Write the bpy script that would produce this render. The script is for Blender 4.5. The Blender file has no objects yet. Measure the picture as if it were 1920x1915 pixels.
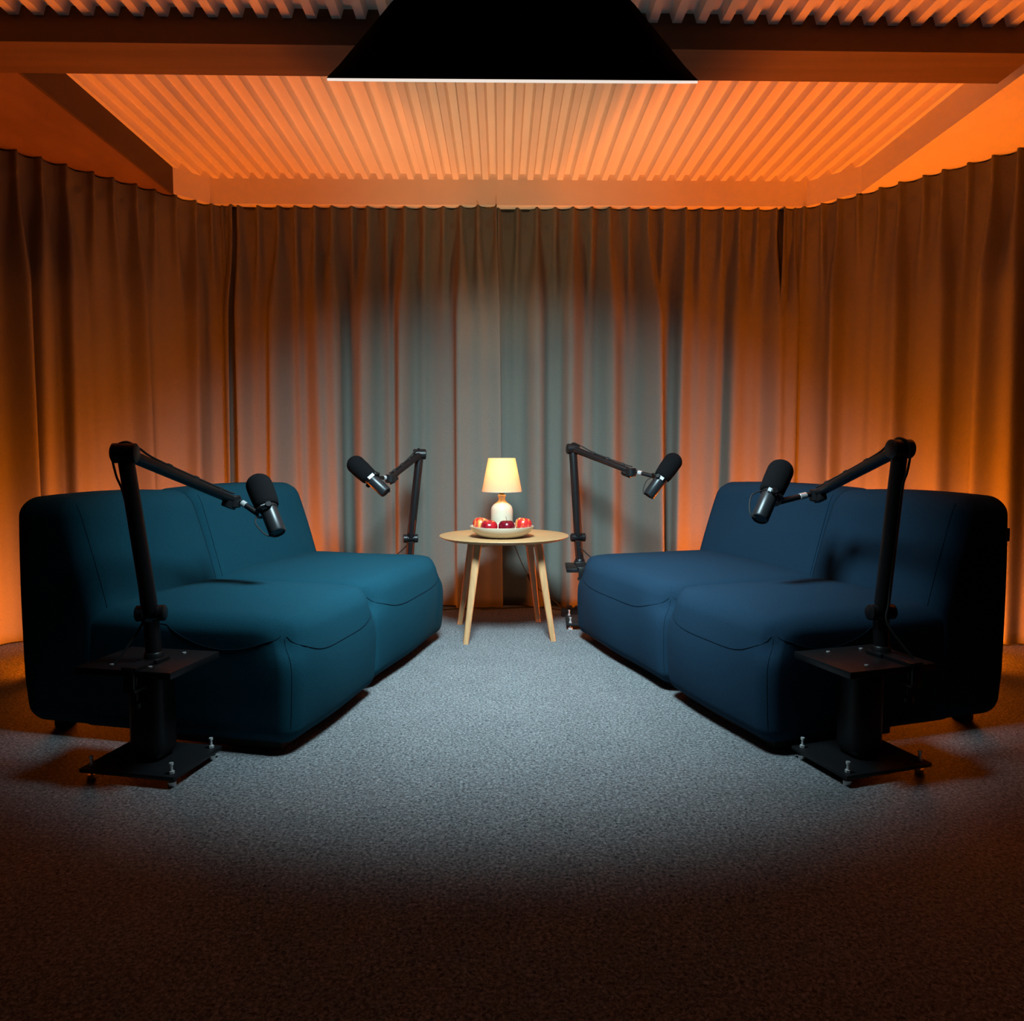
import bpy, bmesh, math, random
from mathutils import Vector, Matrix, Euler
R = math.radians
random.seed(7)
SC = bpy.context.scene
COL = SC.collection

# ------------------------------------------------------------------ camera
F = 1400.0                                   # focal length in pixels of the 1920 x 1915 frame
CAMZ = 0.9
cd = bpy.data.cameras.new('camera'); cd.sensor_width = 36.0; cd.lens = F / 1920 * 36.0; cd.clip_start = 0.05
cam = bpy.data.objects.new('camera', cd); COL.objects.link(cam)
cam.location = (0, 0, CAMZ)
cam.rotation_euler = Euler((R(90 - 4.19), 0, R(-0.82)), 'XYZ')
SC.camera = cam
CR = cam.rotation_euler.to_matrix()
def at(px, py, Y):
    """point of the room seen at pixel (px, py) at depth Y"""
    r = CR @ Vector(((px - 960) / F, (957.5 - py) / F, -1.0))
    return Vector((0, 0, CAMZ)) + r * (Y / r.y)
def on(px, py, z=0.0):
    """point of the room seen at pixel (px, py) on the level z"""
    r = CR @ Vector(((px - 960) / F, (957.5 - py) / F, -1.0))
    return Vector((0, 0, CAMZ)) + r * ((z - CAMZ) / r.z)

# ------------------------------------------------------------------ world, exposure
w = bpy.data.worlds.new('world'); SC.world = w; w.use_nodes = True
w.node_tree.nodes['Background'].inputs[0].default_value = (0.01, 0.01, 0.012, 1)
w.node_tree.nodes['Background'].inputs[1].default_value = 0.0
SC.view_settings.view_transform = 'Standard'; SC.view_settings.look = 'None'
SC.view_settings.gamma = 1.0; SC.view_settings.use_curve_mapping = False
SC.view_settings.exposure = 0.0
SOFT_POWER = 48.0; SOFT_COL = (0.63, 0.91, 1.0); SOFT_TILT = 54; SOFT_SPREAD = 102
TUBE_R = 530.0; TUBE_L = 330.0; TUBE_COL = (1.0, 0.168, 0.001)
LAMP_POWER = 2.8; ADDED_UPLIGHT = 36.0; LAMP_COL = (1.0, 0.64, 0.28)

# ------------------------------------------------------------------ materials
def mat(name, col, rough=0.6, metal=0.0, spec=0.5, noise=0.0, nscale=20, bump=0.0, bscale=200, col2=None, stretch=None, sheen=0.0, coat=0.0):
    m = bpy.data.materials.new(name); m.use_nodes = True
    nt = m.node_tree; b = nt.nodes['Principled BSDF']
    b.inputs['Base Color'].default_value = (*col, 1); b.inputs['Roughness'].default_value = rough
    b.inputs['Metallic'].default_value = metal; b.inputs['Specular IOR Level'].default_value = spec
    b.inputs['Sheen Weight'].default_value = sheen; b.inputs['Coat Weight'].default_value = coat
    tc = nt.nodes.new('ShaderNodeTexCoord'); mp = nt.nodes.new('ShaderNodeMapping')
    nt.links.new(tc.outputs['Object'], mp.inputs[0])
    if stretch: mp.inputs['Scale'].default_value = stretch
    if noise or col2:
        n = nt.nodes.new('ShaderNodeTexNoise'); n.inputs['Scale'].default_value = nscale; n.inputs['Detail'].default_value = 4
        nt.links.new(mp.outputs[0], n.inputs[0])
        cr = nt.nodes.new('ShaderNodeValToRGB')
        c2 = col2 if col2 else tuple(c * (1 - noise) for c in col)
        c1 = col if col2 else tuple(min(1, c * (1 + noise)) for c in col)
        cr.color_ramp.elements[0].position = 0.35; cr.color_ramp.elements[0].color = (*c2, 1)
        cr.color_ramp.elements[1].position = 0.65; cr.color_ramp.elements[1].color = (*c1, 1)
        nt.links.new(n.outputs[0], cr.inputs[0]); nt.links.new(cr.outputs[0], b.inputs['Base Color'])
    if bump:
        n2 = nt.nodes.new('ShaderNodeTexNoise'); n2.inputs['Scale'].default_value = bscale; n2.inputs['Detail'].default_value = 3
        nt.links.new(mp.outputs[0], n2.inputs[0])
        bp = nt.nodes.new('ShaderNodeBump'); bp.inputs['Strength'].default_value = bump; bp.inputs['Distance'].default_value = 0.002
        nt.links.new(n2.outputs[0], bp.inputs['Height']); nt.links.new(bp.outputs[0], b.inputs['Normal'])
    return m
def emis(name, col, s):
    m = bpy.data.materials.new(name); m.use_nodes = True; nt = m.node_tree
    b = nt.nodes['Principled BSDF']; b.inputs['Base Color'].default_value = (0.8, 0.8, 0.8, 1)
    b.inputs['Emission Color'].default_value = (*col, 1); b.inputs['Emission Strength'].default_value = s
    return m
def translucent(name, col, t=0.5):
    m = bpy.data.materials.new(name); m.use_nodes = True; nt = m.node_tree
    nt.nodes.remove(nt.nodes['Principled BSDF']); out = nt.nodes['Material Output']
    d = nt.nodes.new('ShaderNodeBsdfDiffuse'); d.inputs[0].default_value = (*col, 1)
    tr = nt.nodes.new('ShaderNodeBsdfTranslucent'); tr.inputs[0].default_value = (*col, 1)
    mx = nt.nodes.new('ShaderNodeMixShader'); mx.inputs[0].default_value = t
    nt.links.new(d.outputs[0], mx.inputs[1]); nt.links.new(tr.outputs[0], mx.inputs[2]); nt.links.new(mx.outputs[0], out.inputs[0])
    return m
def carpet_mat():
    m = bpy.data.materials.new('carpet'); m.use_nodes = True; nt = m.node_tree; b = nt.nodes['Principled BSDF']
    b.inputs['Roughness'].default_value = 0.95; b.inputs['Specular IOR Level'].default_value = 0.1
    tc = nt.nodes.new('ShaderNodeTexCoord')
    n = nt.nodes.new('ShaderNodeTexNoise'); n.inputs['Scale'].default_value = 130; n.inputs['Detail'].default_value = 6; n.inputs['Roughness'].default_value = 0.75
    n.inputs['Distortion'].default_value = 0.6
    nt.links.new(tc.outputs['Object'], n.inputs[0])
    cr = nt.nodes.new('ShaderNodeValToRGB'); e = cr.color_ramp.elements
    e[0].position = 0.36; e[0].color = (0.030, 0.034, 0.039, 1); e[1].position = 0.66; e[1].color = (0.34, 0.345, 0.355, 1)
    k = e.new(0.48); k.color = (0.125, 0.128, 0.134, 1)
    nt.links.new(n.outputs[0], cr.inputs[0])
    n3 = nt.nodes.new('ShaderNodeTexNoise'); n3.inputs['Scale'].default_value = 6; nt.links.new(tc.outputs['Object'], n3.inputs[0])
    mr = nt.nodes.new('ShaderNodeMapRange'); mr.inputs[3].default_value = 0.85; mr.inputs[4].default_value = 1.12; nt.links.new(n3.outputs[0], mr.inputs[0])
    mx = nt.nodes.new('ShaderNodeVectorMath'); mx.operation = 'SCALE'
    nt.links.new(cr.outputs[0], mx.inputs[0]); nt.links.new(mr.outputs[0], mx.inputs['Scale']); nt.links.new(mx.outputs[0], b.inputs['Base Color'])
    bp = nt.nodes.new('ShaderNodeBump'); bp.inputs['Strength'].default_value = 0.7; bp.inputs['Distance'].default_value = 0.004
    nt.links.new(n.outputs[0], bp.inputs['Height']); nt.links.new(bp.outputs[0], b.inputs['Normal'])
    return m
M = dict(
    carpet=carpet_mat(),
    dark=mat('bounce_cut_dark', (0.035, 0.034, 0.033), 0.9, noise=0.05, nscale=3),  # unseen walls and front ceiling, darkened to cut bounced light
    wall=mat('painted_wall', (0.45, 0.43, 0.40), 0.9, noise=0.05, nscale=3),
    paint=mat('white_paint', (0.80, 0.74, 0.64), 0.75, noise=0.02, nscale=5),
    deck=mat('painted_steel_deck', (0.82, 0.76, 0.66), 0.6, noise=0.02, nscale=3),
    brown=mat('stained_wood', (0.12, 0.068, 0.034), 0.6, noise=0.16, nscale=3.2, stretch=(0.35, 5, 5), bump=0.1, bscale=60),
    brownp=mat('stained_plywood', (0.17, 0.093, 0.045), 0.6, noise=0.14, nscale=4, stretch=(2.0, 0.8, 1), bump=0.1, bscale=60),
    curtain=mat('curtain_fabric', (0.148, 0.152, 0.133), 0.95, spec=0.1, noise=0.05, nscale=180, bump=0.35, bscale=700),
    browndark=mat('dark_stained_wood', (0.06, 0.032, 0.016), 0.6, noise=0.14, nscale=4, stretch=(2.0, 0.8, 1)),
    rail=mat('black_rail', (0.01, 0.01, 0.01), 0.5),
    teal=mat('teal_wool', (0.0068, 0.047, 0.071), 0.92, spec=0.06, noise=0.10, nscale=260, bump=0.4, bscale=500),
    blue=mat('blue_wool', (0.0112, 0.0315, 0.057), 0.92, spec=0.06, noise=0.10, nscale=260, bump=0.4, bscale=500),
    seam=mat('seam_thread', (0.004, 0.016, 0.03), 0.9, spec=0.1, noise=0.1),
    black=mat('black_powder_coat', (0.007, 0.007, 0.008), 0.40, spec=0.32, noise=0.05, nscale=60),
    blackm=mat('matte_black_cloth', (0.004, 0.004, 0.004), 0.95, spec=0.05, noise=0.1),
    mic=mat('dark_enamel', (0.022, 0.024, 0.027), 0.34, metal=0.3, noise=0.05),
    foam=mat('black_foam', (0.006, 0.006, 0.007), 0.98, spec=0.1, noise=0.3, nscale=400, bump=0.8, bscale=500),
    chrome=mat('chrome', (0.80, 0.80, 0.80), 0.25, metal=0.6, noise=0.02),
    plate=mat('brushed_plate', (0.55, 0.58, 0.60), 0.45, metal=0.1, noise=0.05),
    oak=mat('oak', (0.46, 0.258, 0.115), 0.5, noise=0.10, nscale=5, stretch=(2, 22, 2), bump=0.05, bscale=90),
    oakl=mat('oak_leg', (0.46, 0.240, 0.105), 0.5, noise=0.12, nscale=6, stretch=(14, 14, 1.2), bump=0.05, bscale=90),
    ceramic=mat('cream_ceramic', (0.56, 0.48, 0.36), 0.28, noise=0.02, coat=0.3),
    brass=mat('brass', (0.45, 0.36, 0.12), 0.3, metal=1.0, noise=0.03),
    shade=translucent('lamp_shade_fabric', (0.74, 0.58, 0.36), 0.45),
    rim=translucent('white_diffusion_cloth', (0.9, 0.9, 0.9), 0.6),
    inner=mat('silver_lining', (0.10, 0.10, 0.10), 0.8, noise=0.05),
    stem=mat('apple_stem', (0.10, 0.06, 0.02), 0.8, noise=0.2),
    gum=mat('black_rubber', (0.008, 0.008, 0.008), 0.7, noise=0.1),
)
def apple_mat(name, c1, c2, lo, hi):
    m = mat(name, c1, 0.22, spec=0.6, coat=0.4, noise=0.1, nscale=9, col2=c2, stretch=(9, 9, 1.0))
    for n in m.node_tree.nodes:
        if n.type == 'VALTORGB': n.color_ramp.elements[0].position = lo; n.color_ramp.elements[1].position = hi
    return m
M['apple_red'] = apple_mat('apple_red', (0.55, 0.02, 0.02), (0.85, 0.42, 0.08), 0.30, 0.48)
M['apple_mixed'] = apple_mat('apple_mixed', (0.58, 0.03, 0.02), (0.85, 0.42, 0.10), 0.30, 0.52)
M['apple_crimson'] = apple_mat('apple_crimson', (0.42, 0.008, 0.014), (0.20, 0.004, 0.012), 0.35, 0.6)
M['apple_dark'] = apple_mat('apple_dark', (0.16, 0.004, 0.012), (0.09, 0.003, 0.008), 0.35, 0.6)

# ------------------------------------------------------------------ helpers
def obj(name, bm, m, parent=None, smooth=True, angle=40):
    me = bpy.data.meshes.new(name)
    bmesh.ops.recalc_face_normals(bm, faces=bm.faces)
    bm.to_mesh(me); bm.free()
    me.materials.append(m)
    if smooth:
        me.polygons.foreach_set('use_smooth', [True] * len(me.polygons))
        try: me.set_sharp_from_angle(angle=R(angle))
        except Exception: pass
    o = bpy.data.objects.new(name, me); COL.objects.link(o)
    if parent: o.parent = parent
    return o
def thing(name, label, cat, loc=(0, 0, 0), rotz=0, group=None):
    o = bpy.data.objects.new(name, None); COL.objects.link(o); o.empty_display_size = 0.1
    o.location = loc; o.rotation_euler = (0, 0, rotz)
    o['label'] = label; o['category'] = cat
    if group: o['group'] = group
    return o
def tag(o, label, cat, group=None):
    o['label'] = label; o['category'] = cat
    if group: o['group'] = group
    return o
def struct(o, label=None):
    o['kind'] = 'structure'
    if label: o['label'] = label
    return o
def add_box(bm, c, s, rot=None, bevel=0.0, seg=2):
    res = bmesh.ops.create_cube(bm, size=1.0)
    vs = res['verts']
    for v in vs: v.co = Vector((v.co.x * s[0], v.co.y * s[1], v.co.z * s[2]))
    if bevel > 0:
        es = list({e for v in vs for e in v.link_edges})
        r2 = bmesh.ops.bevel(bm, geom=es, offset=bevel, segments=seg, profile=0.5, affect='EDGES')
        vs = list({v for f in r2['faces'] for v in f.verts} | {v for v in vs if v.is_valid})
    mt = (rot.to_4x4() if rot else Matrix.Identity(4)); mt = Matrix.Translation(c) @ mt
    for v in vs: v.co = mt @ v.co
def frame_to(d):
    return Vector((0, 0, 1)).rotation_difference(Vector(d).normalized()).to_matrix()
def add_tube(bm, pts, r, seg=10, caps=True, flat=1.0):
    pts = [Vector(p) for p in pts]; n = len(pts)
    rr = r if isinstance(r, (list, tuple)) else [r] * n
    rings = []; fr = None; prev = None
    for i, p in enumerate(pts):
        t = (pts[min(i + 1, n - 1)] - pts[max(i - 1, 0)]).normalized()
        if fr is None:
            a = Vector((0, 0, 1)) if abs(t.z) < 0.9 else Vector((1, 0, 0))
            x = t.cross(a).normalized()
        else:
            x = prev.rotation_difference(t) @ fr
            x = (x - t * x.dot(t)).normalized()
        y = t.cross(x); fr = x; prev = t
        rings.append([bm.verts.new(p + x * math.cos(2 * math.pi * k / seg) * rr[i] + y * math.sin(2 * math.pi * k / seg) * rr[i] * flat) for k in range(seg)])
    for a, b in zip(rings, rings[1:]):
        for k in range(seg): bm.faces.new((a[k], a[(k + 1) % seg], b[(k + 1) % seg], b[k]))
    if caps:
        bm.faces.new(rings[0][::-1]); bm.faces.new(rings[-1])
def add_cyl(bm, a, b, r, r2=None, seg=20, ch=0.0):
    a = Vector(a); b = Vector(b); r2 = r if r2 is None else r2
    if ch > 0:
        d = (b - a).normalized() * ch
        add_tube(bm, [a, a + d, b - d, b], [r - ch, r, r2, r2 - ch], seg)
    else: add_tube(bm, [a, b], [r, r2], seg)
def add_lathe(bm, prof, seg=32, mt=None):
    mt = mt or Matrix.Identity(4); rings = []
    for (r, z) in prof:
        if r < 1e-6: rings.append([bm.verts.new(mt @ Vector((0, 0, z)))])
        else: rings.append([bm.verts.new(mt @ Vector((r * math.cos(2 * math.pi * k / seg), r * math.sin(2 * math.pi * k / seg), z))) for k in range(seg)])
    for a, b in zip(rings, rings[1:]):
        for k in range(seg):
            k2 = (k + 1) % seg
            if len(a) == 1 and len(b) == 1: continue
            if len(a) == 1: bm.faces.new((a[0], b[k2], b[k]))
            elif len(b) == 1: bm.faces.new((a[k], a[k2], b[0]))
            else: bm.faces.new((a[k], a[k2], b[k2], b[k]))
def spline(pts, n=8):
    pts = [Vector(p) for p in pts]; out = []
    for i in range(len(pts) - 1):
        p0 = pts[max(i - 1, 0)]; p1 = pts[i]; p2 = pts[i + 1]; p3 = pts[min(i + 2, len(pts) - 1)]
        for k in range(n):
            t = k / n
            out.append(0.5 * ((2 * p1) + (p2 - p0) * t + (2 * p0 - 5 * p1 + 4 * p2 - p3) * t * t + (3 * p1 - p0 - 3 * p2 + p3) * t ** 3))
    out.append(pts[-1]); return out
def prism(bm, poly, z0, z1):
    a = [bm.verts.new((x, y, z0)) for x, y in poly]; b = [bm.verts.new((x, y, z1)) for x, y in poly]
    n = len(poly); bm.faces.new(a[::-1]); bm.faces.new(b)
    for i in range(n): bm.faces.new((a[i], a[(i + 1) % n], b[(i + 1) % n], b[i]))

# ------------------------------------------------------------------ the room
XL, XR, YF, YB, ZC = -3.3, 3.3, -2.6, 4.85, 2.80
def sbox(name, c, s, m, label=None):
    bm = bmesh.new(); add_box(bm, c, s); return struct(obj(name, bm, m, smooth=False), label)
sbox('floor', ((XL + XR) / 2, (YF + YB) / 2, -0.05), (XR - XL + 0.2, YB - YF + 0.2, 0.1), M['carpet'])
sbox('wall_back', (0, YB + 0.05, ZC / 2), (XR - XL + 0.2, 0.1, ZC), M['wall'])
sbox('wall_left', (XL - 0.05, (YF + YB) / 2, ZC / 2), (0.1, YB - YF, ZC), M['dark'])
sbox('wall_right', (XR + 0.05, (YF + YB) / 2, ZC / 2), (0.1, YB - YF, ZC), M['dark'])
sbox('wall_front', (0, YF - 0.05, ZC / 2), (XR - XL + 0.2, 0.1, ZC), M['dark'])
ZB = 2.327                                     # underside of the beams
def deck(name, x0, x1, ya, yb, z, label):
    """trapezoid steel deck: ya(x), yb(x) front and back edge; z = level of the lower flanges"""
    bm = bmesh.new(); p = 0.0848; hgt = 0.032
    prof = [(0, 0), (0.032, 0), (0.042, hgt), (0.0745, hgt), (p, 0)]
    xs = []; x = x0; 
    while x < x1:
        for (dx, dz) in prof[:-1]: xs.append((x + dx, z + dz))
        x += p
    rows = []
    for (xx, zz) in xs:
        rows.append([bm.verts.new((xx, ya(xx), zz)), bm.verts.new((xx, yb(xx), zz)), bm.verts.new((xx, yb(xx), z + 0.06)), bm.verts.new((xx, ya(xx), z + 0.06))])
    for a, b in zip(rows, rows[1:]):
        for k in range(4): bm.faces.new((a[k], b[k], b[(k + 1) % 4], a[(k + 1) % 4]))
    bm.faces.new(rows[0]); bm.faces.new(rows[-1][::-1])
    return struct(obj(name, bm, M['deck'], smooth=False), label)
BS = 0.0075                                    # the cross beam runs slightly out of square
fy = lambda x: 2.72 + BS * x; by = lambda x: 2.935 + BS * x
deck('ceiling', -1.80, 1.965, lambda x: by(x) - 0.05, lambda x: 4.383, 2.468, 'ribbed white steel deck lit orange between the beams')
deck('ceiling', XL, 1.96, lambda x: 2.42, lambda x: fy(x) + 0.03, 2.412, 'ribbed white steel deck in front of the brown cross beam')
bm = bmesh.new(); prism(bm, [(XL, fy(XL)), (1.905, fy(1.905)), (1.905, by(1.905)), (XL, by(XL))], ZB - 0.003, 2.70)
struct(obj('trim_1', bm, M['brown'], smooth=False), 'brown stained wooden cross beam behind the softbox')
bm = bmesh.new(); prism(bm, [(XL, YF), (XR, YF), (XR, 2.42), (XL, 2.42)], 2.405, 2.55)
struct(obj('ceiling', bm, M['dark'], smooth=False), 'unseen ceiling above the front of the room, darkened to cut bounced light')  # out of view, made dark so less orange light bounces onto the carpet
bm = bmesh.new(); prism(bm, [(-1.803, 2.80), (-1.788, 2.80), (-1.788, 4.24), (-1.803, 4.24)], ZB - 0.001, 2.70)
struct(obj('trim_2', bm, M['browndark'], smooth=False), 'dark brown fascia board along the left side of the ceiling bay')
bm = bmesh.new(); prism(bm, [(1.955, 2.43), (1.970, 2.43), (1.970, 4.15), (1.955, 4.15)], ZB - 0.001, 2.70)
struct(obj('trim_3', bm, M['paint'], smooth=False), 'white painted fascia board along the right side of the ceiling bay')
bm = bmesh.new()
prism(bm, [(-1.787, 4.215), (-1.65, 4.378), (1.755, 4.378), (1.956, 4.14), (1.956, 4.6), (-1.787, 4.6)], ZB, 2.70)
struct(obj('trim_4', bm, M['paint'], smooth=False), 'white painted beam above the back curtain')
bm = bmesh.new(); prism(bm, [(XL, 2.80), (-1.8032, 2.80), (-1.8032, 4.85), (XL, 4.85)], ZB, 2.75)
struct(obj('ceiling', bm, M['brownp'], smooth=False), 'brown plywood ceiling panel at the left above the curtain')
bm = bmesh.new(); prism(bm, [(1.9702, 2.43), (XR, 2.43), (XR, 4.85), (1.9702, 4.85)], ZB, 2.75)
struct(obj('ceiling', bm, M['paint'], smooth=False), 'smooth bright orange lit ceiling panel at the right')
sbox('ceiling', ((XL + XR) / 2, (YF + YB) / 2, 2.79), (XR - XL, YB - YF, 0.04), M['wall'], 'upper ceiling slab above the deck')

# ------------------------------------------------------------------ curtains
def catmull_path(pts, step=0.004):
    fine = spline([(x, y, 0) for x, y in pts], 40)
    L = [0]
    for a, b in zip(fine, fine[1:]): L.append(L[-1] + (b - a).length)
    n = int(L[-1] / step); out = []; j = 0
    for i in range(n + 1):
        s = L[-1] * i / n
        while j < len(L) - 2 and L[j + 1] < s: j += 1
        t = (s - L[j]) / max(1e-9, L[j + 1] - L[j]); out.append((fine[j].lerp(fine[j + 1], t), (fine[j + 1] - fine[j]).normalized(), s))
    return out, L[-1]
def curtain(name, label, pts, seed, amp=1.0, way=1, ztop=2.322, big=None):
    """pleated curtain hung along a plan path (left to right seen from the room)"""
    rnd = random.Random(seed)
    path, L = catmull_path(pts)
    npl = max(2, round(L / 0.108)); sp = L / npl
    P = []
    nxt = rnd.choice([0, 1])
    for k in range(npl + 1):
        act = k == nxt
        if act: nxt = k + rnd.choice([1, 2, 2, 3])
        P.append(dict(s=min(L, max(0, k * sp + rnd.uniform(-0.010, 0.010))), a=(rnd.uniform(0.070, 0.115) if act else rnd.choice([0.006, 0.008, 0.022])) * amp,
                      w=rnd.uniform(0.038, 0.062) if act else rnd.uniform(0.025, 0.04), dr=rnd.uniform(-0.035, 0.035), lean=way * rnd.choice([-1, 1, 1]) * rnd.uniform(0.15, 0.62) if act else rnd.uniform(-0.4, 0.4), fade=rnd.uniform(0.4, 2.2),
                      st=rnd.uniform(0.05, 0.25)))
    for (i, a, w_, ln) in (big or []): P[i].update(a=a, w=w_, lean=ln, st=0.1)
    ph = rnd.uniform(0, 6)
    NZ = 64; bm = bmesh.new(); rows = []
    for j in range(NZ + 1):
        v = j / NZ; u = v ** 1.5                                     # 0 top .. 1 bottom
        drop = u * (ztop - 0.008)
        z = ztop - drop; row = []
        k1 = min(1, max(0, (drop - 0.085) / 0.55)); k1 = k1 * k1 * (3 - 2 * k1)
        for (p, t, s) in path:
            n = Vector((t.y, -t.x, 0))                               # towards the room
            d = 0; lt = 0
            for q in P:
                c = q['s'] + q['dr'] * k1 * (0.4 + 0.6 * u)
                if abs(s - c) > 0.22: continue
                wd = 0.011 * (1 - k1) + q['w'] * k1
                if drop < 0.085: wd = 0.009 + 0.004 * drop / 0.085
                else: wd = 0.013 * (1 - k1) + q['w'] * k1
                A = 0.037 * (1 - k1) + q['a'] * k1
                if q['a'] < 0.02: A = 0.028 * max(0, 1 - drop / q['fade']) + 0.004
                e = math.exp(-abs((s - c) / wd) ** 2.0)
                d += A * e; lt += A * e * q['lean'] * k1 * (0.35 + 0.65 * u)
            d += 0.006 * math.sin(s * 9 + ph) * k1 + 0.004 * math.sin(s * 23 + ph * 2 + u) * k1
            if drop < 0.1:                                           # cloth between two pleats sags back a little
                d += 0.006 * math.cos(2 * math.pi * s / sp)
            co = p + n * d + t * lt
            zz = z + (0.004 * math.cos(2 * math.pi * s / sp) if j == 0 else 0)
            row.append(bm.verts.new((co.x, co.y, zz)))
        rows.append(row)
    for a, b in zip(rows, rows[1:]):
        for k in range(len(a) - 1): bm.faces.new((a[k], a[k + 1], b[k + 1], b[k]))
    o = obj(name, bm, M['curtain'], angle=180)
    md = o.modifiers.new('cloth thickness', 'SOLIDIFY'); md.thickness = 0.003; md.offset = -1
    return tag(o, label, 'curtain', 'pleated curtains around the room')
CY = 4.435
curtain('curtain', 'pleated grey curtain on the back wall left of the lamp, its edge overlapping in front',
        [(-1.60, CY), (-1.0, CY), (-0.4, CY), (-0.02, CY - 0.035)], 11, way=-1, big=[(-1, 0.035, 0.05, 0.9), (-2, 0.045, 0.045, 0.3)])
curtain('curtain', 'pleated grey curtain on the back wall right of the lamp',
        [(-0.12, CY + 0.035), (0.4, CY), (1.0, CY), (1.70, CY)], 23)
curtain('curtain', 'orange lit pleated curtain angled forward behind the teal sofa at the left edge',
        [(-3.0, 2.55), (-2.68, 3.08), (-2.36, 3.57), (-1.86, 4.19), (-1.69, 4.38), (-1.54, CY - 0.015)], 5, way=-1)
curtain('curtain', 'orange lit pleated curtain angled forward behind the blue sofa at the right edge',
        [(1.63, CY - 0.02), (1.79, 4.38), (1.98, 4.17), (2.11, 4.00), (2.45, 3.55), (2.80, 3.08), (3.1, 2.55)], 31)
bm = bmesh.new()
for pts in ([(-3.0, 2.59), (-2.37, 3.60), (-1.88, 4.22), (-1.70, 4.42), (-0.02, CY + 0.02)], [(-0.02, CY + 0.02), (1.75, 4.44), (2.0, 4.20), (2.48, 3.57), (3.1, 2.60)]):
    pp = spline([(x, y, 2.3235) for x, y in pts], 12)
    for a, b in zip(pp, pp[1:]):
        d = (b - a); L_ = d.length; ang = math.atan2(d.y, d.x)
        add_box(bm, (a + b) / 2 + Vector((0, 0, -0.0035)), (L_ + 0.004, 0.016, 0.012), Matrix.Rotation(ang, 3, 'Z'))
tag(obj('curtain_rail', bm, M['rail'], smooth=False), 'thin black curtain rail along the ceiling above the curtains', 'curtain rail')

# ------------------------------------------------------------------ sofas
def rb_grid(h, r, nf, na=5):
    inner = h - r
    a = [-(inner + r * math.tan(R(45) * k / na)) for k in range(na, 0, -1)]
    m = [-inner + 2 * inner * k / nf for k in range(nf + 1)]
    return a + m + [-x for x in a[::-1]]
def rb_point(q, half, r):
    inn = Vector((max(-(half[i] - r), min(half[i] - r, q[i])) for i in range(3)))
    d = Vector(q) - inn
    return inn + (d.normalized() * r if d.length > 1e-9 else d)
def rounded_block(bm, half, r, deform, nf=(14, 12, 8)):
    G = [rb_grid(half[i], r, nf[i]) for i in range(3)]
    for ax in range(3):
        u, v = (ax + 1) % 3, (ax + 2) % 3
        for sg in (-1, 1):
            grid = []
            for a in G[u]:
                row = []
                for b in G[v]:
                    q = [0, 0, 0]; q[ax] = sg * half[ax]; q[u] = a; q[v] = b
                    row.append(bm.verts.new(deform(rb_point(q, half, r))))
                grid.append(row)
            for i in range(len(grid) - 1):
                for j in range(len(grid[0]) - 1):
                    f = (grid[i][j], grid[i + 1][j], grid[i + 1][j + 1], grid[i][j + 1])
                    bm.faces.new(f if sg > 0 else f[::-1])
    bmesh.ops.remove_doubles(bm, verts=bm.verts, dist=1e-5)
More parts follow.
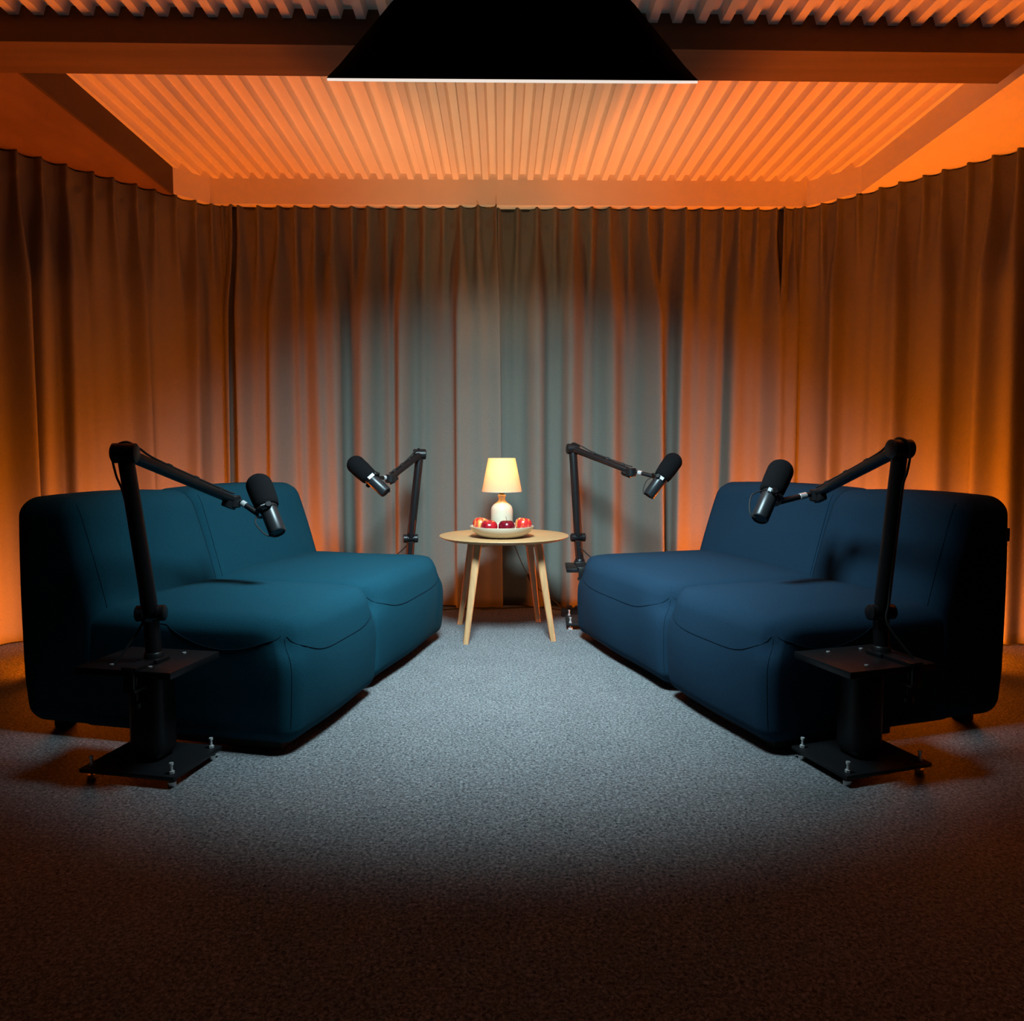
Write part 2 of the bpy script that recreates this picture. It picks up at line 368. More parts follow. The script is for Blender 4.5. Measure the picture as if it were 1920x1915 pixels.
def sofa_module(label, corner, ang, W, D, m, side, tagged=False):
    """corner = middle of the front edge on the floor; ang = turn of the module; local x runs along the sofa, y to the back"""
    t = thing('sofa_module', label, 'sofa', (corner[0], corner[1], 0), ang, 'upholstered sofa modules')
    H = 0.415; z0 = 0.028; Ds = D - 0.20
    half = (W / 2 - 0.002, Ds / 2, (H - z0) / 2); r = 0.052
    def dseat(p):
        x, y, z = p; nx = x / half[0]; ny = y / half[1]; nz = z / half[2]
        zz = z + (0.030 * max(0, 1 - abs(nx) ** 2.5) * max(0, 1 - abs(ny) ** 3) * max(0, nz))
        tp = 1 - 0.030 * max(0, nz) ** 2 - 0.018 * max(0, -nz) ** 3
        bul = 0.020 * max(0, 1 - nz * nz)
        xx = x * (1 - 0.012 * max(0, nz)); yy = y * tp
        if ny < -0.5: yy -= bul * max(0, 1 - abs(nx) ** 4) * min(1, (-ny - 0.5) * 2)
        # pinched top corners
        c = math.exp(-(((abs(nx) - 1) * 5) ** 2 + ((ny + 1) * 6) ** 2 + ((nz - 0.75) * 3.2) ** 2))
        zz -= 0.030 * c; yy += 0.026 * c
        zz += 0.0035 * math.sin(x * 9 + 1) * math.sin(y * 8 + 2) * max(0, nz); yy += 0.004 * math.sin(x * 11 + z * 7) * max(0, -ny)
        xx -= math.copysign(0.012 * c, x)
        return Vector((xx, yy + Ds / 2, zz + z0 + half[2]))
    bm = bmesh.new(); rounded_block(bm, half, r, dseat, (22, 18, 12))
    seat = obj('seat', bm, m, t, angle=180)
    # arched seam across the front face and one along each side
    bm = bmesh.new(); pts = []
    for k in range(41):
        f = -1 + 2 * k / 40
        zz = half[2] * (0.86 - 0.50 * (1 - abs(f) ** 4.5))
        q = rb_point((f * (half[0] - 0.010), -half[1], zz), half, r)
        pts.append(dseat(q) + Vector((0, -0.0008, 0)))
    add_tube(bm, pts, 0.0010, 6); obj('seam', bm, M['seam'], seat)
    for sx in (-1, 1):
        bm = bmesh.new(); pts = []
        for k in range(31):
            f = k / 30
            zz = half[2] * (0.86 - 0.36 * math.sin(math.pi * min(1, f * 1.15)) ** 0.8)
            q = rb_point((sx * half[0], -half[1] + 0.02 + f * (Ds - 0.32), zz), half, r)
            pts.append(dseat(q) + Vector((sx * 0.0004, 0, 0)))
        add_tube(bm, pts, 0.0009, 6); obj('seam', bm, M['seam'], seat)
        bm = bmesh.new(); pts = []
        for k in range(21):
            f = k / 20
            q = rb_point((sx * half[0], -half[1], half[2] * (0.84 - 1.55 * f)), half, r)
            pts.append(dseat(q) + Vector((sx * 0.0003, -0.0003, 0)))
        add_tube(bm, pts, 0.0008, 6); obj('seam', bm, M['seam'], seat)
    # backrest
    Hb = 0.765; th = 0.33; hb = (W / 2 - 0.002, th / 2, (Hb - z0) / 2); rb_ = 0.062
    def dback(p):
        x, y, z = p; nx = x / hb[0]; ny = y / hb[1]; nz = z / hb[2]
        zz = z + z0 + hb[2]
        k = max(0, min(1, (zz - 0.40) / (Hb - 0.40)))
        front = max(0, min(1, (0.5 - ny)))                           # 1 at the front face
        yy = y + front * 0.105 * k - 0.006 * (1 - nz * nz)
        if ny < 0: yy -= 0.014 * max(0, 1 - nx ** 4) * max(0, 1 - ((zz - 0.56) / 0.22) ** 2)
        else: yy += 0.010 * (1 - nz * nz)
        zz2 = zz + 0.010 * max(0, 1 - nx * nx) * max(0, nz) ** 3
        xx = x * (1 - 0.020 * k * k)
        if nz < -0.6: yy -= (ny + 0.3) * 0.03 * (-nz - 0.6)
        return Vector((xx, yy + D - th / 2, zz2))
    bm = bmesh.new(); rounded_block(bm, hb, rb_, dback, (18, 8, 18))
    back = obj('backrest', bm, m, t, angle=180)
    for sx in (-1, 1):
        bm = bmesh.new(); pts = []
        for k in range(33):
            f = k / 32
            q = rb_point((sx * (hb[0] - 0.03), -hb[1], hb[2] * (0.06 + 0.93 * f)), hb, rb_)
            pts.append(dback(q) + Vector((0, -0.0008, 0)))
        add_tube(bm, pts, 0.0009, 6); obj('seam', bm, M['seam'], back)
    if tagged:
        bm = bmesh.new(); add_box(bm, (side * (W / 2 - 0.07), D + 0.016, 0.635), (0.045, 0.022, 0.045), bevel=0.002)
        obj('fabric_tab', bm, M['seam'], back)
    bm = bmesh.new(); add_box(bm, (0, D * 0.30, 0.022), (W - 0.09, D * 0.46, 0.036), bevel=0.004); obj('light_blocker', bm, M['gum'], t)  # added block under the seat, stops tube light leaking below
    for fx in (-1, 1):
        for yy in (0.10, D - 0.10):
            bm = bmesh.new(); add_box(bm, (fx * (W / 2 - 0.09), yy, 0.026), (0.05, 0.05, 0.052), bevel=0.004)
            obj('foot', bm, M['gum'], t)
    return t
def dirs(a): return Vector((math.sin(R(a)), math.cos(R(a))))
# left (teal): runs away from the camera leaning right
SL = Vector((-0.485, 2.797))
aN, aF = 13.7, 13.6
dN, dF = dirs(aN), dirs(aF)
WN, WF = 0.640, 0.862
pN = SL - dN * (WN / 2 + 0.002) + Vector((dN.y, -dN.x)) * 0.022
pF = SL + dF * (WF / 2 + 0.002)
sofa_module('teal sofa module nearest the camera, left of the carpet', pN, math.atan2(dN.y, dN.x), WN, 0.99, M['teal'], -1)
sofa_module('teal sofa module at the far end beside the wooden table', pF, math.atan2(dF.y, dF.x), WF, 0.99, M['teal'], -1)
SR = Vector((0.610, 2.755))
bN, bF = -16.6, -15.8
eN, eF = dirs(bN), dirs(bF)
VN, VF = 0.620, 0.915
qN = SR - eN * (VN / 2 + 0.010) - Vector((eN.y, -eN.x)) * 0.006
qF = SR + eF * (VF / 2 + 0.002)
sofa_module('dark blue sofa module nearest the camera, right of the carpet', qN, math.atan2(-eN.y, -eN.x), VN, 0.955, M['blue'], 1, True)
sofa_module('dark blue sofa module at the far end, right of the wooden table', qF, math.atan2(-eF.y, -eF.x), VF, 1.0, M['blue'], 1)

# ------------------------------------------------------------------ low stands that carry the microphone arms
def stand(label, corner, ang, sx):
    """corner = front corner of the plates on the floor; long side runs sx * x, short side runs y in the local frame"""
    t = thing('arm_stand', label, 'stand', (corner[0], corner[1], 0), ang, 'black low stands for the microphone arms')
    Lx, Ly = 0.295, 0.228; cx = sx * Lx / 2; cy = Ly / 2
    bm = bmesh.new(); add_box(bm, (cx, cy, 0.028), (Lx, Ly, 0.012), bevel=0.002); base = obj('base_plate', bm, M['black'], t)
    bm = bmesh.new(); add_box(bm, (cx, cy, 0.311), (Lx, Ly, 0.020), bevel=0.002); top = obj('top_plate', bm, M['black'], t)
    bm = bmesh.new(); add_box(bm, (cx, cy + 0.005, 0.1675), (0.105, 0.105, 0.268), bevel=0.034, seg=5); obj('column', bm, M['black'], t)
    for (u, v) in ((0.022, 0.022), (0.273, 0.022), (0.022, 0.206), (0.273, 0.206)):
        bm = bmesh.new(); x, y = sx * u, v
        add_cyl(bm, (x, y, 0.0), (x, y, 0.012), 0.012, seg=14); add_cyl(bm, (x, y, 0.012), (x, y, 0.062), 0.0038, seg=10)
        add_cyl(bm, (x, y, 0.034), (x, y, 0.041), 0.008, seg=6); add_cyl(bm, (x, y, 0.058), (x, y, 0.064), 0.006, seg=10)
        obj('levelling_bolt', bm, M['chrome'], base)
    for (u, v) in ((0.09, 0.04), (0.21, 0.04), (0.09, 0.19), (0.21, 0.19)):
        bm = bmesh.new(); add_cyl(bm, (sx * u, v, 0.320), (sx * u, v, 0.3235), 0.0055, seg=12)
        obj('screw', bm, M['chrome'], top)
    return t
ZT = 0.321
def edge(t, foot):
    """world direction from the foot of an arm to the front edge of its stand, and the distance"""
    a = t.rotation_euler.z; d = Vector(foot) - t.location
    return (math.sin(a), -math.cos(a)), -d.x * math.sin(a) + d.y * math.cos(a)
def arm(label, foot, pivot, elbow, tip, clamp, tail, back):
    """foot on the plate, pivot at the riser head, elbow, tip = wrist of the arm"""
    foot, pivot, elbow, tip = map(Vector, (foot, pivot, elbow, tip))
    t = thing('microphone_boom', label, 'microphone arm', foot, 0, 'black boom arms holding the microphones')
    L = lambda p: Vector(p) - foot
    bm = bmesh.new(); clampdir, rch = clamp; cd_ = Vector((*clampdir, 0)).normalized(); ang = math.atan2(cd_.y, cd_.x)
    add_box(bm, Vector((0, 0, 0.006)) , (0.060, 0.060, 0.012), Matrix.Rotation(ang, 3, 'Z'), 0.003)
    add_box(bm, cd_ * (rch + 0.008) / 2 + Vector((0, 0, 0.005)), (rch + 0.012, 0.045, 0.010), Matrix.Rotation(ang, 3, 'Z'), 0.002)
    add_box(bm, cd_ * (rch + 0.008) + Vector((0, 0, -0.024)), (0.008, 0.032, 0.060), Matrix.Rotation(ang, 3, 'Z'), 0.002)
    add_box(bm, cd_ * (rch - 0.012) + Vector((0, 0, -0.055)), (0.048, 0.038, 0.009), Matrix.Rotation(ang, 3, 'Z'), 0.002)
    cl = obj('clamp', bm, M['black'], t)
    bm = bmesh.new(); add_cyl(bm, cd_ * (rch - 0.016) + Vector((0, 0, -0.105)), cd_ * (rch - 0.016) + Vector((0, 0, -0.022)), 0.006, seg=12)
    add_cyl(bm, cd_ * (rch - 0.016) + Vector((0, 0, -0.110)), cd_ * (rch - 0.016) + Vector((0, 0, -0.092)), 0.014, seg=14, ch=0.003); obj('clamp_screw', bm, M['black'], cl)
    bm = bmesh.new(); pv = L(pivot)
    add_cyl(bm, (0, 0, 0.008), (0, 0, 0.028), 0.027, 0.0255, seg=24, ch=0.003)
    add_cyl(bm, (0, 0, 0.024), pv - Vector((0, 0, 0.018)), 0.0215, seg=24, ch=0.002); obj('riser', bm, M['black'], t)
    bm = bmesh.new(); side = Vector((1, 0.15, 0)).normalized()
    add_tube(bm, [pv + side * k for k in (-0.040, -0.037, -0.018, -0.016, 0.016, 0.018, 0.037, 0.040)], [0.018, 0.0225, 0.0225, 0.016, 0.016, 0.0225, 0.0225, 0.018], 24)
    obj('pivot_joint', bm, M['black'], t)
    bm = bmesh.new(); e = L(elbow); d = (e - pv).normalized()
    add_tube(bm, [pv + d * 0.004, pv + d * 0.03, e - d * 0.03, e], [0.0185, 0.0215, 0.0215, 0.018], 20); lo = obj('lower_arm', bm, M['black'], t)
    bm = bmesh.new(); add_tube(bm, [e + side * k for k in (-0.034, -0.030, 0.030, 0.034)], [0.021, 0.0275, 0.0275, 0.021], 24); obj('elbow_joint', bm, M['black'], t)
    bm = bmesh.new(); ti = L(tip); g = (ti - e).normalized()
    add_tube(bm, [e + g * 0.004, e + g * 0.05, e + (ti - e) * 0.5, ti - g * 0.02, ti], [0.022, 0.0205, 0.0190, 0.0180, 0.014], 20, flat=0.85)
    up = obj('upper_arm', bm, M['black'], t)
    bm = bmesh.new(); add_cyl(bm, ti + Vector((0, 0, 0.016)), ti - Vector((0, 0, 0.026)), 0.026, seg=22, ch=0.004)
    add_box(bm, ti - Vector((0, 0, 0.012)) - g * 0.02, (0.056, 0.042, 0.026), frame_to(g) @ Matrix.Rotation(R(90), 3, 'Y'), 0.005)
    obj('wrist_joint', bm, M['black'], t)
    up_v = Vector((0, 0, 1)); nrm = (up_v - g * up_v.dot(g)).normalized()
    for f in (0.35, 0.60, 0.85):
        c = e + (ti - e) * f + nrm * 0.0185; bm = bmesh.new()
        add_box(bm, c, (0.020, 0.014, 0.009), frame_to(g) @ Matrix.Rotation(R(90), 3, 'Y'), 0.002); obj('cable_clip', bm, M['gum'], up)
    # cable: from the wrist along the arm, over the elbow, down behind the lower arm, to the tail
    bk = Vector((*back, 0)); dn = d
    pts = [ti + nrm * 0.024, ti - g * 0.06 + nrm * 0.021, e + g * 0.14 + nrm * 0.021, e + g * 0.055 + nrm * 0.030, e + nrm * 0.031 - g * 0.005,
           e + bk * 0.036 + Vector((0, 0, 0.006)), e + bk * 0.036 - dn * 0.06, e + bk * 0.022 - dn * 0.13, pv + bk * 0.021 + dn * 0.12, pv + bk * 0.024 + dn * 0.03,
           pv + bk * 0.03 - dn * 0.03, L(tail)]
    bm = bmesh.new(); add_tube(bm, spline(pts, 6), 0.0033, 8); obj('cable', bm, M['gum'], t)
    return t
def mic(label, tip, a, b, nose_frac=0.56, loop=1, facing=-1):
    """a = rounded end of the windscreen, b = rear end of the body"""
    tip, a, b = map(Vector, (tip, a, b)); ax = (b - a).normalized(); Lm = (b - a).length
    t = thing('microphone', label, 'microphone', a + ax * Lm * nose_frac, 0, 'studio microphones on the boom arms')
    o0 = t.location.copy(); fr = frame_to(ax).to_4x4()
    fl = Lm * nose_frac; rf = 0.0455
    mt = Matrix.Translation(a - o0) @ fr
    prof = [(0, 0)] + [(rf * math.sin(R(90) * k / 10), rf * 0.95 * (1 - math.cos(R(90) * k / 10))) for k in range(1, 11)]
    prof += [(rf * 0.99, fl * 0.6), (rf * 0.93, fl * 0.88), (rf * 0.86, fl * 0.98), (rf * 0.78, fl), (0, fl)]
    bm = bmesh.new(); add_lathe(bm, prof, 32, mt); obj('windscreen', bm, M['foam'], t)
    rbd = 0.0295
    bm = bmesh.new(); prof = [(0, fl - 0.005), (rbd, fl - 0.005), (rbd, Lm - 0.004), (rbd - 0.003, Lm), (rbd - 0.006, Lm), (rbd - 0.008, Lm - 0.004), (0, Lm - 0.004)]
    add_lathe(bm, prof, 32, mt); body = obj('body', bm, M['mic'], t)
    bm = bmesh.new(); add_lathe(bm, [(0, fl - 0.001), (rbd + 0.0025, fl - 0.001), (rbd + 0.0025, fl + 0.010), (rbd, fl + 0.012), (0, fl + 0.012)], 32, mt); obj('collar', bm, M['black'], t)
    # bracket: a stirrup with a knob on each side, pivoting at the collar; arm side points to the tip
    c = (a - o0) + ax * (fl + 0.012); toward = (tip - o0 - c); toward = (toward - ax * toward.dot(ax)).normalized(); sd = ax.cross(toward).normalized()
    bm = bmesh.new()
    pts = [c + sd * 0.034, c + sd * 0.035 + toward * 0.020, c + sd * 0.026 + toward * 0.037, c + toward * 0.041, c - sd * 0.026 + toward * 0.037, c - sd * 0.035 + toward * 0.020, c - sd * 0.034]
    add_tube(bm, spline(pts, 5), 0.0062, 8, flat=0.8)
    t0 = c + toward * 0.038; add_tube(bm, [t0, t0.lerp(tip - o0, 0.45), tip - o0], [0.011, 0.010, 0.009], 14); br = obj('bracket', bm, M['black'], t)
    for s in (-1, 1):
        bm = bmesh.new(); add_cyl(bm, c + sd * s * 0.033, c + sd * s * 0.046, 0.0115, seg=16, ch=0.002); obj('knob', bm, M['black'], br)
    q0 = t0.lerp(tip - o0, 0.60); q1 = t0.lerp(tip - o0, 0.80)
    bm = bmesh.new(); add_cyl(bm, q0, q1, 0.0118, seg=18, ch=0.001); obj('chrome_collar', bm, M['chrome'], br)['label'] = 'bright chrome thread collar'
    # silver switch plate on the side towards the light
    vw = Vector((0, facing * 0.85, 0.5)); vw = (vw - ax * vw.dot(ax)).normalized(); sx = ax.cross(vw).normalized()
    rot = Matrix((sx, ax, vw)).transposed()
    bm = bmesh.new(); add_box(bm, (a - o0) + ax * (fl + 0.010) + vw * 0.0322, (0.034, 0.016, 0.008), rot, 0.001); obj('switch_plate', bm, M['plate'], body)['label'] = 'pale metal plate'
    # cable loop from the bracket to the rear of the body
    sdn = toward if loop > 0 else -toward
    e = (b - o0) - ax * 0.012
    pts = [c + sdn * 0.034 - ax * 0.004, c + sdn * 0.056 + ax * 0.030, e + sdn * 0.050 - ax * 0.020, e + sdn * 0.035 + ax * 0.010, e + sdn * 0.016 + ax * 0.014]
    bm = bmesh.new(); add_tube(bm, spline(pts, 8), 0.0026, 8); obj('cable', bm, M['gum'], t)
    return t
# near left
ln = dirs(12.0); a = math.atan2(-ln.x, ln.y)
st_ = stand('black low stand with a square foot plate beside the near end of the teal sofa', (-0.885, 1.97), a, -1)
ft = on(289, 1240, ZT); ft.z = ZT
Yn = ft.y
arm('black boom arm rising in front of the near end of the teal sofa', ft, at(283, 1150, Yn), at(234, 850, Yn), at(437, 938, 2.60), edge(st_, ft), on(215, 1246, ZT + 0.004), (-1, 0.1))
mic('black microphone hanging over the near teal seat, foam end up', at(437, 938, 2.60) + Vector((0.016, 0, 0)), at(479, 893, 2.67), at(521, 1000, 2.56), loop=1)
# near right
rn = dirs(-17.0); a = math.atan2(-rn.x, rn.y)
st_ = stand('black low stand with a square foot plate beside the near end of the blue sofa', (0.935, 1.950), a, 1)
ft = on(1652, 1228, ZT); ft.z = ZT; Yn = ft.y
arm('black boom arm rising in front of the near end of the blue sofa', ft, at(1652, 1148, Yn), at(1688, 842, Yn), at(1532, 926, 2.62), edge(st_, ft), on(1712, 1235, ZT + 0.004), (0.3, -0.9))
mic('black microphone hanging over the near blue seat, foam end up', at(1532, 926, 2.62) + Vector((-0.016, 0, 0)), at(1470, 868, 2.67), at(1424, 974, 2.54), loop=-1)
# far right
st_ = stand('black low stand half hidden behind the far end of the blue sofa', (0.335, 3.80), R(-3), 1)
ft = at(1087, 1056, 3.98); ft.z = ZT; Yn = ft.y
arm('black boom arm standing right of the wooden table', ft, at(1084, 1008, Yn), at(1074, 842, Yn), at(1183, 884, 3.72), edge(st_, ft), on(1135, 1070, ZT + 0.004), (-0.4, 0.9))
mic('black microphone at the right of the table, pointing up to the right', at(1183, 884, 3.72) + Vector((0.016, 0, 0)), at(1271, 853, 3.66), at(1216, 930, 3.62), loop=1)
# far left
st_ = stand('black low stand hidden behind the far end of the teal sofa', (-0.36, 3.80), R(4), -1)
ft = at(768, 1060, 3.98); ft.z = ZT; Yn = ft.y
arm('black boom arm standing between the teal sofa and the table', ft, at(770, 1010, Yn), at(787, 852, Yn), at(732, 896, 3.72), edge(st_, ft), ft + Vector((-0.12, 0.05, 0.004)), (-0.4, 0.9))
mic('black microphone over the far teal seat, pointing up to the left', at(732, 896, 3.72) + Vector((-0.012, 0, 0)), at(656, 861, 3.66), at(724, 924, 3.60), loop=1)

# ------------------------------------------------------------------ wooden side table
TC = Vector((0.014, 3.765)); TZ = 0.50; TR = 0.327
t = thing('side_table', 'round light oak side table with four splayed legs between the sofas', 'table', (TC.x, TC.y, 0), R(7))
bm = bmesh.new(); add_lathe(bm, [(0, TZ - 0.018), (TR - 0.030, TZ - 0.018), (TR - 0.004, TZ - 0.006), (TR, TZ - 0.003), (TR - 0.001, TZ), (0, TZ)], 96); obj('tabletop', bm, M['oak'], t, angle=25)
legs = []
for (sx, sy) in ((-1, -1), (1, -1), (1, 1), (-1, 1)):
    bm = bmesh.new(); lo = Vector((sx * 0.213, sy * 0.213, 0.0)); hi = Vector((sx * 0.147, sy * 0.147, TZ - 0.018))
    for k, (p, h_) in enumerate(((lo, 0.0125), (hi, 0.0185))):
        pass
    c = 0.30; ring = []
    for (p, h_) in ((lo, 0.0125), (lo.lerp(hi, 0.75), 0.0180), (hi, 0.0200)):
        ring.append([bm.verts.new(p + Vector((x * h_, y * h_, 0))) for (x, y) in ((1, -1 + c), (1, 1 - c), (1 - c, 1), (-1 + c, 1), (-1, 1 - c), (-1, -1 + c), (-1 + c, -1), (1 - c, -1))])
    for ra, rb2 in zip(ring, ring[1:]):
        for k in range(8): bm.faces.new((ra[k], ra[(k + 1) % 8], rb2[(k + 1) % 8], rb2[k]))
    bm.faces.new(ring[0][::-1]); bm.faces.new(ring[-1])
    obj('leg', bm, M['oakl'], t, angle=30); legs.append(hi)
for i in range(4):
    p, q = legs[i], legs[(i + 1) % 4]; bm = bmesh.new(); n = 16; d = (q - p).normalized(); nr = Vector((-d.y, d.x, 0)) * 0.009
    prev = None
    for k in range(n + 1):
        f = k / n; c = p.lerp(q, f); dp = 0.012 + 0.020 * abs(2 * f - 1) ** 2.2
        v = [bm.verts.new((c - nr).to_tuple()[:2] + (TZ - 0.018,)), bm.verts.new((c + nr).to_tuple()[:2] + (TZ - 0.018,)), bm.verts.new((c + nr).to_tuple()[:2] + (TZ - 0.018 - dp,)), bm.verts.new((c - nr).to_tuple()[:2] + (TZ - 0.018 - dp,))]
        if prev:
            for m_ in range(4): bm.faces.new((prev[m_], prev[(m_ + 1) % 4], v[(m_ + 1) % 4], v[m_]))
        else: bm.faces.new(v)
        prev = v
    bm.faces.new(prev[::-1]); obj('apron', bm, M['oakl'], t, angle=30)

# table lamp
lp = at(941, 960, 3.90); lp.z = TZ
t = thing('table_lamp', 'glowing table lamp with a cream shade and a white bottle base', 'lamp', lp)
bm = bmesh.new(); add_lathe(bm, [(0, 0.0005), (0.050, 0.0005), (0.056, 0.006), (0.0578, 0.02), (0.0575, 0.115), (0.054, 0.132), (0.044, 0.146), (0.030, 0.156), (0.0205, 0.164), (0.0175, 0.172), (0.0180, 0.184), (0.0215, 0.190), (0.0215, 0.196), (0.015, 0.198), (0, 0.198)], 40)
obj('lamp_base', bm, M['ceramic'], t)
bm = bmesh.new(); add_lathe(bm, [(0, 0.196), (0.013, 0.196), (0.013, 0.212), (0.018, 0.214), (0.018, 0.246), (0.010, 0.250), (0, 0.250)], 20); so = obj('socket', bm, M['brass'], t)
bm = bmesh.new(); add_lathe(bm, [(0, 0.250), (0.012, 0.252), (0.022, 0.272), (0.024, 0.290), (0.016, 0.306), (0, 0.311)], 20); obj('bulb', bm, emis('warm_bulb', LAMP_COL, 12), so)
bm = bmesh.new(); add_lathe(bm, [(0.105, 0.214), (0.0705, 0.388), (0.0695, 0.388), (0.104, 0.214), (0.105, 0.214)], 64); shd = obj('lamp_shade', bm, M['shade'], t)
bm = bmesh.new()
for k in range(3):
    an = R(120 * k + 20); add_tube(bm, [(0.016 * math.cos(an), 0.016 * math.sin(an), 0.244), (0.1035 * math.cos(an), 0.1035 * math.sin(an), 0.217)], 0.0015, 6)
add_tube(bm, [(0.1045 * math.cos(R(k * 10)), 0.1045 * math.sin(R(k * 10)), 0.2135) for k in range(37)], 0.0012, 6, caps=False)
obj('wire_frame', bm, M['chrome'], shd)
ld = bpy.data.lights.new('lamp_bulb_light', 'POINT'); ld.energy = LAMP_POWER; ld.color = LAMP_COL; ld.shadow_soft_size = 0.03
lo_ = bpy.data.objects.new('lamp_bulb_light', ld); COL.objects.link(lo_); lo_.location = (0, 0, 0.332); lo_.parent = t
# added spot standing in for the bulb's upward light, brightens ceiling centre and curtain
ls = bpy.data.lights.new('added_uplight', 'SPOT'); ls.energy = ADDED_UPLIGHT; ls.color = (1.0, 0.66, 0.33); ls.shadow_soft_size = 0.012; ls.spot_size = R(82); ls.spot_blend = 0.9
lu = bpy.data.objects.new('added_uplight', ls); COL.objects.link(lu); lu.location = (0, 0, 0.322); lu.rotation_euler = (R(180), 0, 0); lu.parent = t
# lamp cord: off the back of the table and down to the power strip
cp = [(0.03, 0.04, 0.006), (0.05, 0.13, 0.006)]
wp = [at(952, 1003, 4.13), at(966, 1026, 4.16), at(980, 1060, 4.20), at(994, 1085, 4.22), at(1010, 1105, 4.22), at(1040, 1128, 4.2), on(1056, 1143, 0.012)]
wp[0].z = 0.506
pts = [Vector(p) for p in cp] + [Vector(p) - lp for p in wp]
bm = bmesh.new(); add_tube(bm, spline(pts, 8), 0.0026, 8); cord = obj('power_cord', bm, M['gum'], t)
bm = bmesh.new(); add_box(bm, wp[3] - lp, (0.020, 0.014, 0.055), Matrix.Rotation(R(-25), 3, 'Y'), 0.004); obj('cord_switch', bm, M['gum'], cord)
# power strip and floor cables
c = on(1068, 1148, 0.02)
t = thing('power_strip', 'black power strip on the carpet behind the blue sofa end', 'power strip', (c.x + 0.08, c.y - 0.02, 0), R(-6))
bm = bmesh.new(); add_box(bm, (0, 0, 0.021), (0.26, 0.055, 0.042), bevel=0.006); obj('housing', bm, M['gum'], t)
for k in (-0.085, -0.035):
    bm = bmesh.new(); add_cyl(bm, (k, 0, 0.0405), (k, 0, 0.058), 0.018, seg=20, ch=0.003); obj('plug', bm, M['gum'], t)
bm = bmesh.new()
pts = [on(700, 1150, 0.004), on(838, 1143, 0.004), on(880, 1137, 0.004), on(905, 1143, 0.004), on(938, 1141, 0.004), on(975, 1136, 0.004), on(1010, 1139, 0.004), on(1040, 1142, 0.004), on(1052, 1144, 0.006)]
pts = [Vector((p.x, min(p.y, 4.37), p.z)) for p in pts]
add_tube(bm, spline(pts, 8), 0.0035, 8)
tag(obj('floor_cable', bm, M['gum']), 'thin black cable lying along the foot of the back curtain', 'cable')

# bowl and apples
bp_ = at(941, 995, 3.665); bp_.z = TZ
bm = bmesh.new(); add_lathe(bm, [(0, 0.0005), (0.088, 0.0005), (0.096, 0.003), (0.122, 0.014), (0.143, 0.030), (0.155, 0.048), (0.1575, 0.056), (0.1555, 0.057), (0.151, 0.049), (0.138, 0.033), (0.118, 0.019), (0.092, 0.009), (0, 0.008)], 72)
o = obj('bowl', bm, M['ceramic']); o.location = bp_; tag(o, 'shallow cream bowl holding apples on the oak table', 'bowl')
def apple(label, px, Y, r, m, tilt, zoff=0.0, stem=True):
    p = at(px, 970, Y); p.z = TZ + 0.0125 + zoff
    t = thing('apple', label, 'apple', p, random.uniform(0, 6), 'apples in the cream bowl'); t.rotation_euler = (R(tilt[0]), R(tilt[1]), random.uniform(0, 6))
    bm = bmesh.new(); prof = []
    for k in range(25):
        th = math.pi * k / 24; rad = r * (1 + 0.06 * math.cos(th)) * math.sin(th) ** 0.82 if 0 < k < 24 else 0
        z = r * 0.90 * (1 - math.cos(math.pi - th))
        z = r * 0.90 * (1 + math.cos(th)); rr = rad
        if k < 6: z -= 0.26 * r * math.exp(-(rr / (0.30 * r)) ** 2)
        if k > 18: z += 0.16 * r * math.exp(-(rr / (0.28 * r)) ** 2)
        prof.append((rr, z))
    zmin = min(z for _, z in prof); prof = [(a_, z - zmin) for a_, z in prof]
    add_lathe(bm, prof, 36)
    for v in bm.verts:
        an = math.atan2(v.co.y, v.co.x); k = 1 + 0.018 * math.cos(5 * an) * (v.co.z / (2 * r)); v.co.x *= k; v.co.y *= k
    obj('flesh', bm, m, t)
    if stem:
        bm = bmesh.new(); zz = prof[0][1]; add_tube(bm, spline([(0, 0, zz - 0.001), (0.001, 0, zz + 0.010), (0.004, 0.001, zz + 0.020), (0.003, 0.002, zz + 0.027)], 4), [0.0012] * 13, 6); obj('stem', bm, M['stem'], t)
    return t
apple('red and yellow apple at the left back of the bowl', 900, 3.73, 0.0415, M['apple_mixed'], (6, 4), 0.010)
apple('bright crimson apple at the front left of the bowl', 917.5, 3.625, 0.0410, M['apple_crimson'], (8, -4), 0.006, False)
apple('darkest purple red apple at the front of the bowl', 950, 3.62, 0.0410, M['apple_dark'], (4, 5), 0.006)
apple('red apple with a yellow top at the right of the bowl', 980, 3.70, 0.0425, M['apple_red'], (5, -6), 0.010)

# ------------------------------------------------------------------ softbox above the camera side of the sofas
C0 = at(961, 149.0, 2.08)
u = Vector((0, C0.y, C0.z - CAMZ)).normalized(); n = Vector((0, u.z, -u.y))
t = thing('softbox_light', 'large black softbox with a white lower rim hanging under the ceiling', 'light', C0)
fr = Matrix((Vector((1, 0, 0)), u, -n)).transposed().to_4x4()      # local z runs up the back of the shell
SR_ = 0.488
prof = [(SR_, 0.0), (0.452, 0.03), (0.412, 0.068), (0.362, 0.115), (0.31, 0.165), (0.24, 0.22), (0.15, 0.26), (0, 0.28)]
inn = [(max(0, r_ - 0.006), z_ - (0.004 if z_ > 0.2 else 0)) for r_, z_ in prof]
bm = bmesh.new(); add_lathe(bm, prof + inn[::-1] , 16, fr @ Matrix.Rotation(R(11.25), 4, 'Z')); sh = obj('shell', bm, M['blackm'], t, angle=20)
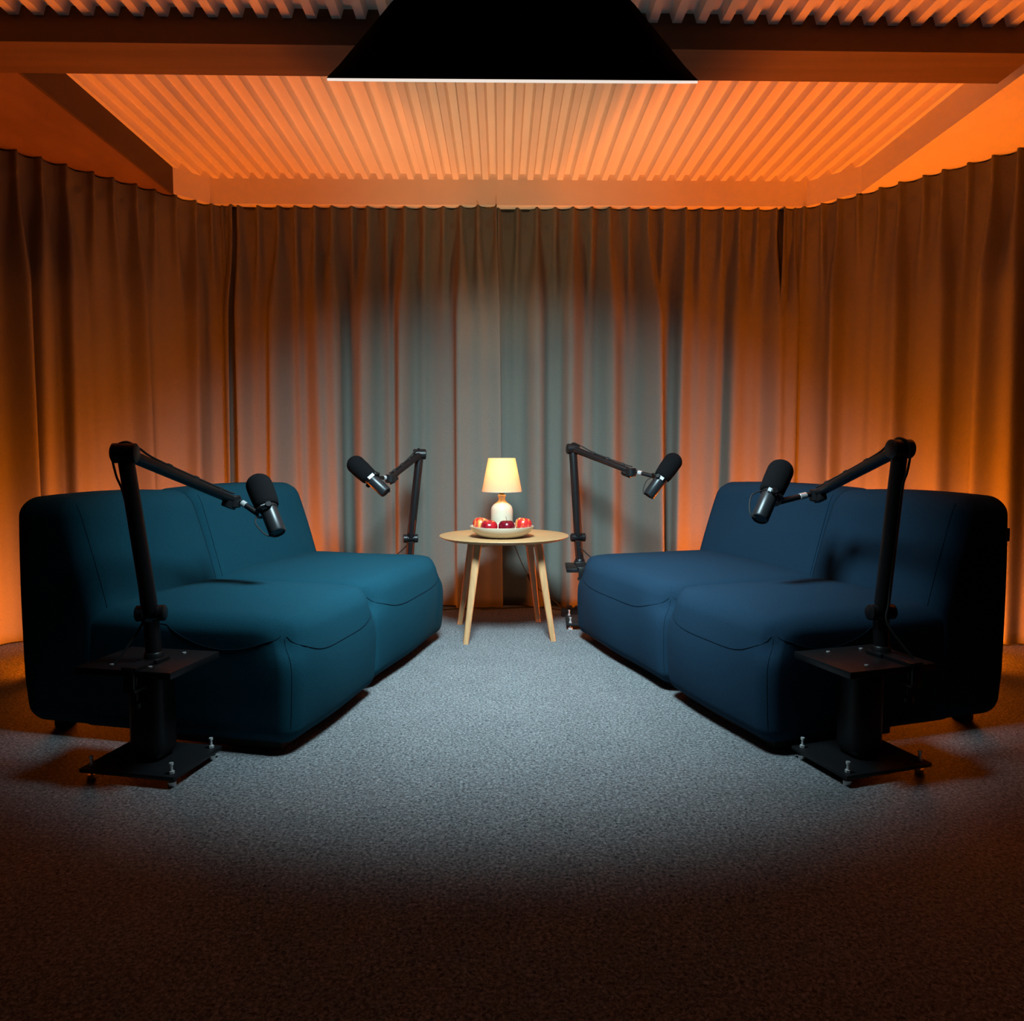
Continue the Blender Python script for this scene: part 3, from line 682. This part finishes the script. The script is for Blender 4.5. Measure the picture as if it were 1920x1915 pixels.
bm = bmesh.new(); add_lathe(bm, [(SR_ - 0.002, -0.006), (SR_ - 0.002, 0.001), (SR_ - 0.007, 0.001), (SR_ - 0.007, -0.006), (SR_ - 0.002, -0.006)], 16, fr @ Matrix.Rotation(R(11.25), 4, 'Z')); obj('white_rim', bm, emis('glowing_rim', (1.0, 0.88, 0.78), 0.85), sh)['label'] = 'glowing white cloth rim'
E = fr.to_3x3() @ Vector((0, 0.03, 0.09))
aim = Vector((0, math.cos(R(SOFT_TILT)), -math.sin(R(SOFT_TILT))))
bm = bmesh.new(); add_cyl(bm, E - aim * 0.012, E - aim * 0.002, 0.26, seg=28); obj('lamp_head', bm, emis('cool_lamp', SOFT_COL, 1), t)
al = bpy.data.lights.new('softbox_lamp', 'AREA'); al.shape = 'DISK'; al.size = 0.52; al.energy = SOFT_POWER; al.color = SOFT_COL; al.spread = R(SOFT_SPREAD)
ao = bpy.data.objects.new('softbox_lamp', al); COL.objects.link(ao); ao.location = E; ao.rotation_euler = aim.to_track_quat('-Z', 'Y').to_euler(); ao.parent = t
bm = bmesh.new(); top = fr.to_3x3() @ Vector((0, 0, 0.27)); add_tube(bm, [top, (top.x, top.y, 2.412 - C0.z)], 0.014, 12); obj('ceiling_mount', bm, M['black'], t)

# ------------------------------------------------------------------ orange light tubes on the floor behind the sofas
def tube(label, a, b, s):
    a = Vector((*a, 0)); b = Vector((*b, 0)); t = thing('light_tube', label, 'light', a, 0, 'orange light tubes on the floor'); d = b - a; dn = d.normalized()
    for f in (0.0, 1.0):
        bm = bmesh.new(); add_box(bm, d * f + Vector((0, 0, 0.024)), (0.04, 0.05, 0.048), Matrix.Rotation(math.atan2(d.y, d.x), 3, 'Z'), 0.004)
        obj('end_cap', bm, M['gum'], t)
    bm = bmesh.new(); add_tube(bm, [dn * 0.02 + Vector((0, 0, 0.030)), d - dn * 0.02 + Vector((0, 0, 0.030))], 0.016, 10)
    obj('glowing_tube', bm, emis('orange_glow', TUBE_COL, s), t)
tube('orange light tube behind the teal sofa', (-1.84, 3.05), (-1.44, 4.28), TUBE_L)
tube('orange light tube behind the blue sofa', (1.96, 3.10), (1.47, 4.30), TUBE_R)
